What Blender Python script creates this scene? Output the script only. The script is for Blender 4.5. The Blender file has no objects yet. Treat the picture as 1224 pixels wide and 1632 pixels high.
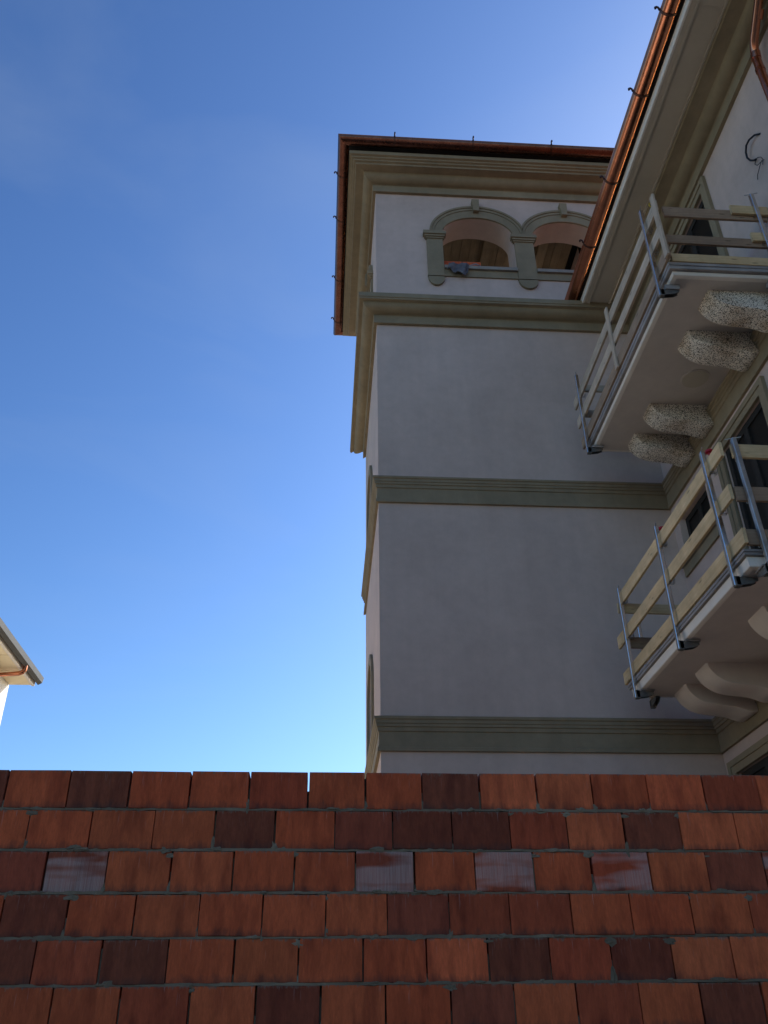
import bpy, bmesh, math, random
from mathutils import Vector, Matrix, noise
R = math.radians
rnd = random.Random(7)
sc = bpy.context.scene
col = sc.collection

# ------------------------------------------------------------------ camera, sky, sun, exposure
CAM = Vector((0, 0, 1.6))
cam_d = bpy.data.cameras.new('camera'); cam = bpy.data.objects.new('camera', cam_d); col.objects.link(cam)
yaw, pitch, roll = 0.07262569, 0.55326756, -0.01305837
fwd = Vector((math.sin(yaw)*math.cos(pitch), math.cos(yaw)*math.cos(pitch), math.sin(pitch)))
rt = Vector((math.cos(yaw), -math.sin(yaw), 0)); up = rt.cross(fwd)
r2 = rt*math.cos(roll) + up*math.sin(roll); u2 = up*math.cos(roll) - rt*math.sin(roll)
m = Matrix((r2, u2, -fwd)).transposed().to_4x4(); m.translation = CAM
cam.matrix_world = m
cam_d.sensor_fit = 'VERTICAL'; cam_d.sensor_height = 36; cam_d.lens = 36*1403.25/1632
cam_d.clip_start = 0.05; cam_d.clip_end = 3000
sc.camera = cam

SUN_EL = R(30); SUN_DIR = Vector((math.sin(R(50)), math.cos(R(50)), 0)).normalized()*math.cos(SUN_EL) + Vector((0, 0, math.sin(SUN_EL)))
w = bpy.data.worlds.new('World'); sc.world = w; w.use_nodes = True
nt = w.node_tree; nt.nodes.clear()
def wn(t, **k):
    n = nt.nodes.new(t)
    for a, b in k.items(): setattr(n, a, b)
    return n
sky = wn('ShaderNodeTexSky', sky_type='NISHITA'); sky.sun_disc = False
sky.sun_elevation = SUN_EL; sky.sun_rotation = math.atan2(SUN_DIR.x, SUN_DIR.y)
sky.altitude = 300; sky.air_density = 1.2; sky.dust_density = 1.4; sky.ozone_density = 4.0
tc = wn('ShaderNodeTexCoord'); mp = wn('ShaderNodeMapping'); mp.inputs['Scale'].default_value = (1.2, 1.2, 4.5); mp.inputs['Rotation'].default_value = (0.25, 0.35, 0.3)
nz = wn('ShaderNodeTexNoise'); nz.inputs['Scale'].default_value = 1.6; nz.inputs['Detail'].default_value = 6; nz.inputs['Distortion'].default_value = 0.6
rp = wn('ShaderNodeMapRange'); rp.inputs[1].default_value = 0.48; rp.inputs[2].default_value = 0.85; rp.inputs[3].default_value = 0.0; rp.inputs[4].default_value = 0.16
mx = wn('ShaderNodeMix', data_type='RGBA'); mx.inputs[7].default_value = (4.6, 5.4, 6.4, 1)
gm = wn('ShaderNodeGamma'); gm.inputs['Gamma'].default_value = 1.42   # deeper, more contrasty blue over the whole sky
bg = wn('ShaderNodeBackground'); bg.inputs['Strength'].default_value = 0.102
wo = wn('ShaderNodeOutputWorld')
L = nt.links.new
L(tc.outputs['Generated'], mp.inputs['Vector']); L(mp.outputs[0], nz.inputs['Vector']); L(nz.outputs[0], rp.inputs[0])
L(rp.outputs[0], mx.inputs[0]); hsv = wn('ShaderNodeHueSaturation'); hsv.inputs['Saturation'].default_value = 1.04; L(sky.outputs[0], hsv.inputs['Color']); L(hsv.outputs[0], gm.inputs['Color']); L(gm.outputs[0], mx.inputs[6]); L(mx.outputs[2], bg.inputs['Color']); L(bg.outputs[0], wo.inputs[0])
sd = bpy.data.lights.new('sun', 'SUN'); sd.energy = 4.5; sd.angle = R(0.53); sd.color = (1, 0.94, 0.85)
sun = bpy.data.objects.new('sun', sd); col.objects.link(sun); sun.rotation_euler = SUN_DIR.to_track_quat('Z', 'Y').to_euler(); sun.location = (20, 20, 30)
sc.view_settings.view_transform = 'Standard'; sc.view_settings.look = 'None'; sc.view_settings.gamma = 1
sc.view_settings.exposure = 0.14; sc.view_settings.use_curve_mapping = False

# ------------------------------------------------------------------ materials
def new_mat(name):
    mt = bpy.data.materials.new(name); mt.use_nodes = True
    t = mt.node_tree; b = t.nodes['Principled BSDF']; b.inputs['Specular IOR Level'].default_value = 0.2
    return mt, t, b
def nd(t, typ, **k):
    n = t.nodes.new(typ)
    for a, b in k.items(): setattr(n, a, b)
    return n
def coords(t, scale=(1, 1, 1), kind='Object'):
    c = nd(t, 'ShaderNodeTexCoord'); mpn = nd(t, 'ShaderNodeMapping'); mpn.inputs['Scale'].default_value = scale
    t.links.new(c.outputs[kind], mpn.inputs['Vector']); return mpn.outputs[0]
def noise_n(t, vec, scale, detail=4, rough=0.6, dist=0.0):
    n = nd(t, 'ShaderNodeTexNoise'); n.inputs['Scale'].default_value = scale; n.inputs['Detail'].default_value = detail
    n.inputs['Roughness'].default_value = rough; n.inputs['Distortion'].default_value = dist
    t.links.new(vec, n.inputs['Vector']); return n.outputs[0]
def rng(t, v, a, b, c, d):
    n = nd(t, 'ShaderNodeMapRange'); n.inputs[1].default_value = a; n.inputs[2].default_value = b; n.inputs[3].default_value = c; n.inputs[4].default_value = d
    t.links.new(v, n.inputs[0]); return n.outputs[0]
def mixc(t, f, a, b, mode='MIX'):
    n = nd(t, 'ShaderNodeMix', data_type='RGBA', blend_type=mode)
    for sock, v in ((0, f), (6, a), (7, b)):
        if isinstance(v, (int, float)): n.inputs[sock].default_value = v
        elif isinstance(v, tuple): n.inputs[sock].default_value = v if len(v) == 4 else (*v, 1)
        else: t.links.new(v, n.inputs[sock])
    return n.outputs[2]
def math_n(t, op, a, b):
    n = nd(t, 'ShaderNodeMath', operation=op)
    for i, v in enumerate((a, b)):
        if isinstance(v, (int, float)): n.inputs[i].default_value = v
        else: t.links.new(v, n.inputs[i])
    return n.outputs[0]
def bump(t, b, h, dist, strength=1.0):
    n = nd(t, 'ShaderNodeBump'); n.inputs['Distance'].default_value = dist; n.inputs['Strength'].default_value = strength
    t.links.new(h, n.inputs['Height']); t.links.new(n.outputs[0], b.inputs['Normal'])

def plaster(name, c, var=0.10, grain=0.0012, rough=0.9, gscale=260):
    mt, t, b = new_mat(name); v = coords(t)
    big = noise_n(t, v, 0.9, 5, 0.6, 0.4); mid = noise_n(t, v, 7, 4)
    f = rng(t, big, 0.3, 0.7, 1-var, 1+var*0.5); f2 = rng(t, mid, 0.3, 0.7, 1-var*0.4, 1+var*0.3)
    k = math_n(t, 'MULTIPLY', f, f2)
    k = math_n(t, 'MULTIPLY', k, rng(t, noise_n(t, coords(t, (5, 5, 0.35)), 1.0, 4, 0.6), 0.3, 0.7, 1-var*0.35, 1+var*0.25))   # faint run-off streaks
    cc = mixc(t, 1.0, c, k, 'MULTIPLY'); t.links.new(cc, b.inputs['Base Color'])
    b.inputs['Roughness'].default_value = rough
    g = noise_n(t, v, gscale, 3, 0.7); bump(t, b, g, grain)
    return mt
M = {}
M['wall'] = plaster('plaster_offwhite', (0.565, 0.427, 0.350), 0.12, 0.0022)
M['trim'] = plaster('trim_olive_grey', (0.272, 0.212, 0.130), 0.20, 0.0010, 0.8)
M['soffit'] = plaster('painted_soffit', (0.50, 0.43, 0.325), 0.07, 0.0006, 0.8)
M['slab'] = plaster('painted_slab', (0.57, 0.495, 0.42), 0.10, 0.0012, 0.85)
M['slab_edge'] = plaster('painted_slab_edge', (0.74, 0.66, 0.56), 0.08, 0.0008, 0.8)
M['corbel_plain'] = plaster('corbel_plaster', (0.63, 0.54, 0.455), 0.10, 0.0012, 0.85)
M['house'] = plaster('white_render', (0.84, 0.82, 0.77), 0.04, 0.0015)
M['house_soffit'] = plaster('cream_soffit', (0.80, 0.66, 0.42), 0.06, 0.0006, 0.8)
M['mortar'] = plaster('mortar_grey', (0.225, 0.168, 0.112), 0.4, 0.004, 0.95, 150)
M['ground'] = plaster('gravel_ground', (0.40, 0.335, 0.25), 0.22, 0.02, 0.95, 40)
M['dark'] = plaster('dark_interior', (0.045, 0.04, 0.035), 0.2, 0.001)
M['sill'] = plaster('sill_stone', (0.30, 0.255, 0.21), 0.2, 0.002)
M['rooftile'] = plaster('clay_roof', (0.38, 0.15, 0.08), 0.25, 0.004)

def metal(name, c, rough, var=0.25, streak=(1, 1, 1), bs=0.08):
    mt, t, b = new_mat(name); v = coords(t, streak)
    n1 = noise_n(t, v, 6, 5, 0.65, 0.3)
    cc = mixc(t, rng(t, n1, 0.3, 0.75, 0, 1), tuple(x*(1-var) for x in c), tuple(min(1, x*(1+var)) for x in c))
    t.links.new(cc, b.inputs['Base Color']); b.inputs['Metallic'].default_value = 1
    n2 = noise_n(t, v, 22, 4); t.links.new(rng(t, n2, 0.3, 0.7, rough*0.75, rough*1.3), b.inputs['Roughness'])
    bump(t, b, n1, 0.002, bs)
    return mt
M['copper'] = metal('copper', (0.52, 0.195, 0.105), 0.22, 0.15, (1, 1, 1), 0.02)  # bright highlight of the wing gutter is lifted into this base colour
M['copper_shaded'] = metal('copper_in_shade', (0.17, 0.068, 0.046), 0.30, 0.25, (1, 1, 1), 0.03)  # same copper as the wing gutter, with shade put into its colour
M['copper_dark'] = metal('copper_dull', (0.12, 0.06, 0.045), 0.45, 0.25)
M['zinc'] = metal('galvanised_steel', (0.74, 0.70, 0.64), 0.2, 0.15, (1, 1, 1), 0.02)
M['zinc_dull'] = metal('galvanised_steel_dull', (0.40, 0.385, 0.36), 0.45, 0.3)
M['iron'] = metal('weathered_steel', (0.20, 0.19, 0.17), 0.55, 0.35)
M['bronze'] = plaster('dark_gutter_paint', (0.10, 0.095, 0.085), 0.1, 0.0003, 0.5)

def wood(name, c1, c2, along='y', knots=True, rough=0.75):
    mt, t, b = new_mat(name)
    s = {'y': (28, 1.6, 28), 'x': (1.6, 28, 28), 'z': (28, 28, 1.6)}[along]
    v = coords(t, s)
    oi = nd(t, 'ShaderNodeObjectInfo')
    g = noise_n(t, v, 1.3, 6, 0.65, 0.8)
    cc = mixc(t, rng(t, g, 0.3, 0.7, 0, 1), c1, c2)
    s2 = {'y': (9, 2.2, 9), 'x': (2.2, 9, 9), 'z': (9, 9, 2.2)}[along]
    if knots:
        vo = nd(t, 'ShaderNodeTexVoronoi'); vo.inputs['Scale'].default_value = 1.7
        t.links.new(coords(t, s2), vo.inputs['Vector'])
        kf = rng(t, vo.outputs['Distance'], 0.07, 0.16, 0.75, 0)
        cc = mixc(t, kf, cc, tuple(x*0.35 for x in c1))
    big = noise_n(t, coords(t, (1, 1, 1)), 3.0, 4)
    cc = mixc(t, 1.0, cc, rng(t, big, 0.3, 0.7, 0.72, 1.1), 'MULTIPLY')
    cc = mixc(t, 1.0, cc, rng(t, oi.outputs['Random'], 0, 1, 0.82, 1.12), 'MULTIPLY')
    t.links.new(cc, b.inputs['Base Color']); b.inputs['Roughness'].default_value = rough
    bump(t, b, g, 0.0015, 0.6)
    return mt
NEW1, NEW2 = (0.58, 0.39, 0.19), (0.72, 0.53, 0.30)
OLD1, OLD2 = (0.43, 0.32, 0.225), (0.59, 0.46, 0.335)
BRN1, BRN2 = (0.27, 0.18, 0.115), (0.38, 0.26, 0.17)
for a in 'xyz':
    M['new_'+a] = wood('fresh_pine_'+a, NEW1, NEW2, a)
    M['old_'+a] = wood('weathered_timber_'+a, OLD1, OLD2, a)
    M['brown_'+a] = wood('brown_timber_'+a, BRN1, BRN2, a)
M['grey_x'] = wood('grey_formwork_x', (0.22, 0.195, 0.175), (0.40, 0.36, 0.33), 'x', False)
M['grey_y'] = wood('grey_formwork_y', (0.22, 0.195, 0.175), (0.40, 0.36, 0.33), 'y', False)
M['ceil_wood'] = wood('ceiling_timber', (0.21, 0.16, 0.095), (0.29, 0.22, 0.135), 'y', False)

def granite():
    mt, t, b = new_mat('speckled_granite'); v = coords(t)
    vo = nd(t, 'ShaderNodeTexVoronoi'); vo.inputs['Scale'].default_value = 140; vo.inputs['Randomness'].default_value = 1
    t.links.new(v, vo.inputs['Vector'])
    sp = nd(t, 'ShaderNodeSeparateColor'); t.links.new(vo.outputs['Color'], sp.inputs[0])
    f = rng(t, sp.outputs[0], 0.66, 0.74, 0, 1)
    base = mixc(t, sp.outputs[1], (0.64, 0.56, 0.45), (0.86, 0.78, 0.66))
    cc = mixc(t, f, base, (0.085, 0.072, 0.058))
    st = noise_n(t, v, 3.2, 4); cc = mixc(t, rng(t, st, 0.48, 0.68, 0, 0.6), cc, (0.55, 0.40, 0.24), 'MULTIPLY')
    t.links.new(cc, b.inputs['Base Color']); b.inputs['Roughness'].default_value = 0.8
    bump(t, b, noise_n(t, v, 130, 3), 0.0015)
    return mt
M['granite'] = granite()

def brick_mat(lime):
    mt, t, b = new_mat('fired_clay_lime' if lime else 'fired_clay')
    oi = nd(t, 'ShaderNodeObjectInfo'); tcn = nd(t, 'ShaderNodeTexCoord')
    # object coordinates, shifted per brick so no two share a pattern
    add = nd(t, 'ShaderNodeVectorMath', operation='ADD'); t.links.new(tcn.outputs['Object'], add.inputs[0])
    sc1 = nd(t, 'ShaderNodeVectorMath', operation='SCALE'); t.links.new(oi.outputs['Location'], sc1.inputs[0]); sc1.inputs['Scale'].default_value = 3.7
    t.links.new(sc1.outputs[0], add.inputs[1])
    v = add.outputs[0]
    n1 = noise_n(t, v, 7, 5, 0.65, 0.3); n2 = noise_n(t, v, 38, 4, 0.7)
    cc = mixc(t, 1.0, oi.outputs['Color'], rng(t, n1, 0.3, 0.72, 0.76, 1.2), 'MULTIPLY')
    cc = mixc(t, 1.0, cc, rng(t, n2, 0.3, 0.72, 0.88, 1.1), 'MULTIPLY')
    sep = nd(t, 'ShaderNodeSeparateXYZ'); t.links.new(tcn.outputs['Object'], sep.inputs[0])
    # mortar-water staining with a ragged edge along the bed joints
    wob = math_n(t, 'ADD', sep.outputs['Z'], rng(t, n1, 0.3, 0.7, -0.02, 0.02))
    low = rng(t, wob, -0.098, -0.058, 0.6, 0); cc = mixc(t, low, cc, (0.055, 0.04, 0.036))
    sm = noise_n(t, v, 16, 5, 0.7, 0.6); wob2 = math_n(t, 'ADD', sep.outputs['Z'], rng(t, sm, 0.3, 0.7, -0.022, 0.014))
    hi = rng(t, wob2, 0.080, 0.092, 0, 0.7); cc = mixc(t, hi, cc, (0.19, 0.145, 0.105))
    # soft firing blotches
    bl = noise_n(t, v, 3.0, 2); cc = mixc(t, rng(t, bl, 0.50, 0.70, 0, 0.75), cc, mixc(t, 1.0, cc, (0.60, 0.55, 0.62), 'MULTIPLY'))
    # combing: fine upright scratches
    vs = nd(t, 'ShaderNodeMapping'); vs.inputs['Scale'].default_value = (300, 300, 5); t.links.new(v, vs.inputs['Vector'])
    comb = noise_n(t, vs.outputs[0], 1.0, 3, 0.6)
    cc = mixc(t, 1.0, cc, rng(t, comb, 0.3, 0.7, 0.93, 1.07), 'MULTIPLY')
    # stray lime drips on every brick, broad wash on the limed ones
    ds = nd(t, 'ShaderNodeMapping'); ds.inputs['Scale'].default_value = (60, 60, 7); t.links.new(v, ds.inputs['Vector'])
    dr = noise_n(t, ds.outputs[0], 1.0, 2)
    top = rng(t, sep.outputs['Z'], 0.0, 0.09, 0, 1)
    drf = math_n(t, 'MULTIPLY', rng(t, dr, 0.655, 0.74, 0, 0.5), top); cc = mixc(t, drf, cc, (0.45, 0.38, 0.35))
    if lime:
        ls = nd(t, 'ShaderNodeMapping'); ls.inputs['Scale'].default_value = (0.55, 0.55, 9); t.links.new(v, ls.inputs['Vector'])
        ln = noise_n(t, ls.outputs[0], 1.2, 2.5, 0.5, 0.15)
        lf = math_n(t, 'MULTIPLY', rng(t, ln, 0.42, 0.54, 0, 1), rng(t, comb, 0.36, 0.58, 0.3, 1.0))
        cc = mixc(t, math_n(t, 'MULTIPLY', lf, 0.55), cc, (0.58, 0.45, 0.40))
    t.links.new(cc, b.inputs['Base Color']); b.inputs['Roughness'].default_value = 0.88
    h = math_n(t, 'ADD', math_n(t, 'MULTIPLY', comb, 0.7), math_n(t, 'MULTIPLY', n2, 0.6)); bump(t, b, h, 0.0022)
    return mt
M['brick'] = brick_mat(False); M['brick_lime'] = brick_mat(True)

def plain(name, c, rough=0.5, metallic=0):
    mt, t, b = new_mat(name); v = coords(t)
    cc = mixc(t, rng(t, noise_n(t, v, 25, 3), 0.3, 0.7, 0, 1), tuple(x*0.8 for x in c), tuple(min(1, x*1.12) for x in c))
    t.links.new(cc, b.inputs['Base Color']); b.inputs['Roughness'].default_value = rough; b.inputs['Metallic'].default_value = metallic
    return mt
M['red'] = plain('red_plastic', (0.42, 0.02, 0.03), 0.35)
M['white_pl'] = plain('white_plastic', (0.6, 0.58, 0.55), 0.4)
M['black_pl'] = plain('black_conduit', (0.02, 0.02, 0.024), 0.45)
M['yellow'] = plain('yellow_tie', (0.65, 0.45, 0.02), 0.5)
M['glass'] = plain('dark_glass', (0.013, 0.012, 0.011), 0.3)
M['door_frame'] = plain('dark_door_frame', (0.03, 0.026, 0.022), 0.6)
def cloth_mat():
    mt, t, b = new_mat('grey_cloth'); v = coords(t)
    cc = mixc(t, rng(t, noise_n(t, v, 9, 5), 0.35, 0.7, 0, 1), (0.085, 0.08, 0.09), (0.19, 0.175, 0.18))
    t.links.new(cc, b.inputs['Base Color']); b.inputs['Roughness'].default_value = 0.95
    bump(t, b, noise_n(t, v, 60, 4), 0.01); return mt
M['cloth'] = cloth_mat()

# ------------------------------------------------------------------ mesh helpers
WL = {}                                             # world location of every object made here
def empty(name, loc, label=None, cat=None, group=None, parent=None):
    o = bpy.data.objects.new(name, None); col.objects.link(o); o.empty_display_size = 0.2
    WL[o.name] = Vector(loc)
    if parent: o.parent = parent; o.location = Vector(loc) - WL[parent.name]
    else: o.location = loc
    tag(o, label, cat, group); return o
def tag(o, label=None, cat=None, group=None, kind=None):
    if label: o['label'] = label
    if cat: o['category'] = cat
    if group: o['group'] = group
    if kind: o['kind'] = kind
    return o
def link(name, me, loc, parent=None):
    o = bpy.data.objects.new(name, me); col.objects.link(o); WL[o.name] = Vector(loc)
    if parent: o.parent = parent; o.location = Vector(loc) - WL[parent.name]
    else: o.location = loc
    return o
class MB:
    def __init__(s): s.v = []; s.f = []
    def add(s, vs, fs):
        n = len(s.v); s.v += [Vector(p) for p in vs]; s.f += [tuple(i+n for i in f) for f in fs]; return s
    def box(s, x0, x1, y0, y1, z0, z1, c=0.0):
        if c <= 0:
            vs = [(x, y, z) for z in (z0, z1) for y in (y0, y1) for x in (x0, x1)]
            return s.add(vs, [(0, 2, 3, 1), (4, 5, 7, 6), (0, 1, 5, 4), (1, 3, 7, 5), (3, 2, 6, 7), (2, 0, 4, 6)])
        bm = bmesh.new(); bmesh.ops.create_cube(bm, size=1)
        for q in bm.verts:
            q.co = Vector(((x0+x1)/2 + q.co.x*(x1-x0), (y0+y1)/2 + q.co.y*(y1-y0), (z0+z1)/2 + q.co.z*(z1-z0)))
        bmesh.ops.bevel(bm, geom=list(bm.edges), offset=c, segments=1, affect='EDGES')
        bm.verts.index_update(); vs = [q.co.copy() for q in bm.verts]; fs = [[q.index for q in f.verts] for f in bm.faces]; bm.free()
        return s.add(vs, fs)
    def prism(s, pts, P, d0, d1):                   # closed 2d outline (u, z) extruded between depths
        n = len(pts); vs = [P(u, z, d0) for u, z in pts] + [P(u, z, d1) for u, z in pts]
        fs = [tuple(range(n)), tuple(range(2*n-1, n-1, -1))] + [(i, i+n, (i+1) % n+n, (i+1) % n) for i in range(n)]
        return s.add(vs, fs)
    def tube(s, path, r, n=10, cap=True):
        path = [Vector(p) for p in path]; rings = []
        d = (path[1]-path[0]).normalized(); a = d.orthogonal().normalized()
        for i, p in enumerate(path):
            if i == 0: t = path[1]-path[0]
            elif i == len(path)-1: t = path[-1]-path[-2]
            else: t = (path[i+1]-path[i]).normalized() + (path[i]-path[i-1]).normalized()
            t.normalize(); a = (a - t*a.dot(t)).normalized(); b = t.cross(a)
            rr = r[i] if isinstance(r, (list, tuple)) else r
            rings.append([p + (a*math.cos(2*math.pi*k/n) + b*math.sin(2*math.pi*k/n))*rr for k in range(n)])
        vs = [q for g in rings for q in g]; fs = []
        for i in range(len(path)-1):
            for k in range(n):
                fs.append((i*n+k, i*n+(k+1) % n, (i+1)*n+(k+1) % n, (i+1)*n+k))
        if cap: fs += [tuple(range(n-1, -1, -1)), tuple((len(path)-1)*n+k for k in range(n))]
        return s.add(vs, fs)
    def sweep(s, path, prof, segs=None, closed_path=False, closed_prof=True, caps=True):
        path = [Vector((p[0], p[1])) for p in path]; n = len(path)
        def nrm(i):
            a = path[i % n]; b = path[(i+1) % n]; d = (b-a).normalized(); return Vector((-d.y, d.x))
        rings = []
        for i in range(n):
            if closed_path or 0 < i < n-1:
                n1, n2 = nrm(i-1), nrm(i); o = (n1+n2)/(1+n1.dot(n2))
            else: o = nrm(0) if i == 0 else nrm(n-2)
            rings.append([(path[i].x+o.x*p, path[i].y+o.y*p, z) for p, z in prof])
        k = len(prof); segs = segs if segs is not None else range(n if closed_path else n-1)
        for g in segs:
            vs = rings[g] + rings[(g+1) % n]
            fs = [(j, j+k, (j+1) % k+k, (j+1) % k) for j in range(k if closed_prof else k-1)]
            s.add(vs, fs)
            if caps and not closed_path and closed_prof:
                s.add(rings[g], [tuple(range(k))]); s.add(rings[(g+1) % n], [tuple(range(k-1, -1, -1))])
        return s
    def panel(s, P, u0, u1, z0, z1, ops=(), depth=0.2, back=False):
        def top(o, u):
            if not o.get('rise'): return o['zs']
            c = (o['u0']+o['u1'])/2; h = (o['u1']-o['u0'])/2; q = max(0, 1-((u-c)/h)**2); return o['zs']+o['rise']*math.sqrt(q)
        br = {u0, u1}
        for o in ops:
            br |= {o['u0'], o['u1']}
            if o.get('rise'):
                c = (o['u0']+o['u1'])/2; h = (o['u1']-o['u0'])/2
                br |= {round(c-h*math.cos(math.pi*k/24), 5) for k in range(1, 24)}
        br = sorted(br)
        for a, b in zip(br, br[1:]):
            os_ = sorted([o for o in ops if o['u0'] <= a+1e-6 and o['u1'] >= b-1e-6], key=lambda o: o['z0'])
            la = lb = z0
            for o in os_:
                ta, tb = top(o, a), top(o, b)
                s.q(P, a, b, la, lb, o['z0'], o['z0'], depth, back)
                s.add([P(a, ta, 0), P(b, tb, 0), P(b, tb, depth), P(a, ta, depth)], [(0, 1, 2, 3)])
                s.add([P(a, o['z0'], 0), P(b, o['z0'], 0), P(b, o['z0'], depth), P(a, o['z0'], depth)], [(3, 2, 1, 0)])
                la, lb = ta, tb
            s.q(P, a, b, la, lb, z1, z1, depth, back)
        for o in ops:
            for u in (o['u0'], o['u1']):
                s.add([P(u, o['z0'], 0), P(u, o['zs'], 0), P(u, o['zs'], depth), P(u, o['z0'], depth)], [(0, 1, 2, 3)])
        return s
    def q(s, P, a, b, la, lb, ha, hb, depth, back):
        s.add([P(a, la, 0), P(b, lb, 0), P(b, hb, 0), P(a, ha, 0)], [(0, 1, 2, 3)])
        if back: s.add([P(a, la, depth), P(b, lb, depth), P(b, hb, depth), P(a, ha, depth)], [(3, 2, 1, 0)])
    def build(s, name, mat, parent=None, origin=None, smooth=False, merge=False, recalc=True):
        if origin is None:
            if parent is not None: origin = WL[parent.name]
            else:
                xs = [p.x for p in s.v]; ys = [p.y for p in s.v]; zs = [p.z for p in s.v]
                origin = ((min(xs)+max(xs))/2, (min(ys)+max(ys))/2, min(zs))
        o3 = Vector(origin)
        me = bpy.data.meshes.new(name); me.from_pydata([p-o3 for p in s.v], [], s.f)
        if merge or recalc:
            bm = bmesh.new(); bm.from_mesh(me)
            if merge: bmesh.ops.remove_doubles(bm, verts=bm.verts, dist=1e-5)
            if recalc: bmesh.ops.recalc_face_normals(bm, faces=bm.faces)
            bm.to_mesh(me); bm.free()
        me.materials.append(M[mat] if isinstance(mat, str) else mat)
        if smooth:
            me.polygons.foreach_set('use_smooth', [True]*len(me.polygons))
            if smooth != 'all': me.set_sharp_from_angle(angle=R(38))
        me.update()
        return link(name, me, origin, parent)
def arc(cx, cz, rx, rz, a0, a1, n):
    return [(cx+rx*math.cos(R(a0+(a1-a0)*k/n)), cz+rz*math.sin(R(a0+(a1-a0)*k/n))) for k in range(n+1)]

# ------------------------------------------------------------------ key dimensions (metres)
XL, XR, YF, YB = 0.642, 4.58, 9.80, 13.26           # tower left face, wing wall, tower front, tower back
FRONT = lambda u, z, d: (u, YF+d, z)
LEFT = lambda u, z, d: (XL+d, u, z)
WING = lambda u, z, d: (XR+d, u, z)
PATH = [(XR, -3.0), (XR, YF), (XL, YF), (XL, YB), (XR+4, YB)]

# ------------------------------------------------------------------ ground
g = MB(); n = 24
for i in range(n+1):
    for j in range(n+1):
        x = -600+1200*i/n; y = -600+1200*j/n; g.v.append(Vector((x, y, 0)))
g.f = [(i*(n+1)+j, (i+1)*(n+1)+j, (i+1)*(n+1)+j+1, i*(n+1)+j+1) for i in range(n) for j in range(n)]
tag(g.build('ground', 'ground', origin=(0, 0, 0), recalc=False), kind='structure')

# ------------------------------------------------------------------ tower
tower = empty('tower', ((XL+XR)/2, (YF+YB)/2, 0), 'tall off-white plastered tower with olive-grey mouldings and an arched loggia under the roof', 'tower')
A1 = dict(u0=1.725, u1=2.900, z0=12.25, zs=13.05, rise=0.41)
A2 = dict(u0=3.220, u1=4.395, z0=12.25, zs=13.05, rise=0.41)
SA = dict(u0=10.94, u1=12.12, z0=12.25, zs=13.05, rise=0.41)
W1 = dict(u0=11.22, u1=12.18, z0=4.98, zs=5.78, rise=0.48)
W2 = dict(u0=11.22, u1=12.18, z0=8.28, zs=8.96, rise=0.48)
b = MB()
b.panel(FRONT, XL, XR, 0, 11.6).panel(FRONT, XL, XR, 11.6, 14.2, [A1, A2], 0.42, True)
b.panel(LEFT, YF, YB, 0, 11.6, [W1, W2], 0.22).panel(LEFT, YF, YB, 11.6, 14.2, [SA], 0.42, True)
BACK = lambda u, z, d: (u, YB-d, z); RIGHT = lambda u, z, d: (XR-d, u, z)
b.panel(BACK, XL, XR, 0, 11.6).panel(BACK, XL, XR, 11.6, 14.2, [A1, A2], 0.42, True).panel(RIGHT, YF, YB, 0, 11.6).panel(RIGHT, YF, YB, 11.6, 14.2, [SA], 0.15, True)  # unseen back and right arches, added to let light into the loggia
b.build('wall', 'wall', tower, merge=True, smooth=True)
MB().box(XL+0.1, XR-0.1, YF+0.1, YB-0.1, 11.5, 11.6).build('loggia_floor', plaster('loggia_screed', (0.40, 0.40, 0.39), 0.15), tower)
# timber ceiling of the loggia: boards and beams
ceil = MB().box(XL+0.3, XR-0.3, YF+0.3, YB-0.3, 14.10, 14.16).build('ceiling', 'ceil_wood', tower)
bw = 0.17; k = 0
x = XL+0.43
while x < XR-0.45:
    MB().box(x, x+bw-0.006, YF+0.425, YB-0.425, 14.075-0.004*(k % 2), 14.098, 0.003).build('ceiling_board', 'ceil_wood', ceil); x += bw; k += 1
for x in (1.62, 2.62, 3.62):
    MB().box(x, x+0.16, YF+0.425, YB-0.425, 13.88, 14.07, 0.008).build('beam', 'ceil_wood', tower)
# mouldings
def cove(p0, z0, p1, z1, n=8):                       # quarter round from the fillet out to the soffit
    return [(p0+(p1-p0)*math.sin(math.pi/2*k/n), z0+(z1-z0)*(1-math.cos(math.pi/2*k/n))) for k in range(n+1)]
LOOP = [(XR, YF), (XL, YF), (XL, YB), (XR, YB)]
c1 = [(-0.03, 13.99), (0.05, 13.99), (0.05, 14.14), (0.062, 14.145)] + cove(0.062, 14.15, 0.21, 14.275) + [(0.225, 14.285), (0.345, 14.285), (0.352, 14.315), (0.385, 14.325), (0.39, 14.35), (0.42, 14.36), (0.425, 14.385), (0.46, 14.395), (0.46, 14.47), (-0.03, 14.50)]
MB().sweep(LOOP, c1, closed_path=True).build('cornice', 'trim', tower, smooth=True)
C2 = [(-0.03, 10.99), (0.05, 10.99), (0.05, 11.14), (0.062, 11.147)] + cove(0.062, 11.15, 0.215, 11.255) + [(0.225, 11.262), (0.272, 11.262), (0.274, 11.29), (0.285, 11.295), (0.285, 11.378), (-0.03, 11.42)]
MB().sweep(PATH, C2, [1, 2]).build('cornice', 'trim', tower, smooth=True)
def band(zt):
    return [(-0.02, zt-0.405), (0.037, zt-0.405), (0.037, zt-0.365), (0.030, zt-0.360), (0.030, zt-0.347), (0.020, zt-0.345), (0.020, zt-0.185), (0.034, zt-0.178), (0.036, zt-0.135), (0.050, zt-0.128), (0.050, zt-0.098), (0.060, zt-0.092), (0.060, zt-0.055), (0.074, zt-0.045), (0.076, zt-0.018), (-0.02, zt+0.02)]
for zt in (8.215, 4.912):
    MB().sweep(PATH, band(zt), [1, 2]).build('string_course', 'trim', tower)
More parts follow.
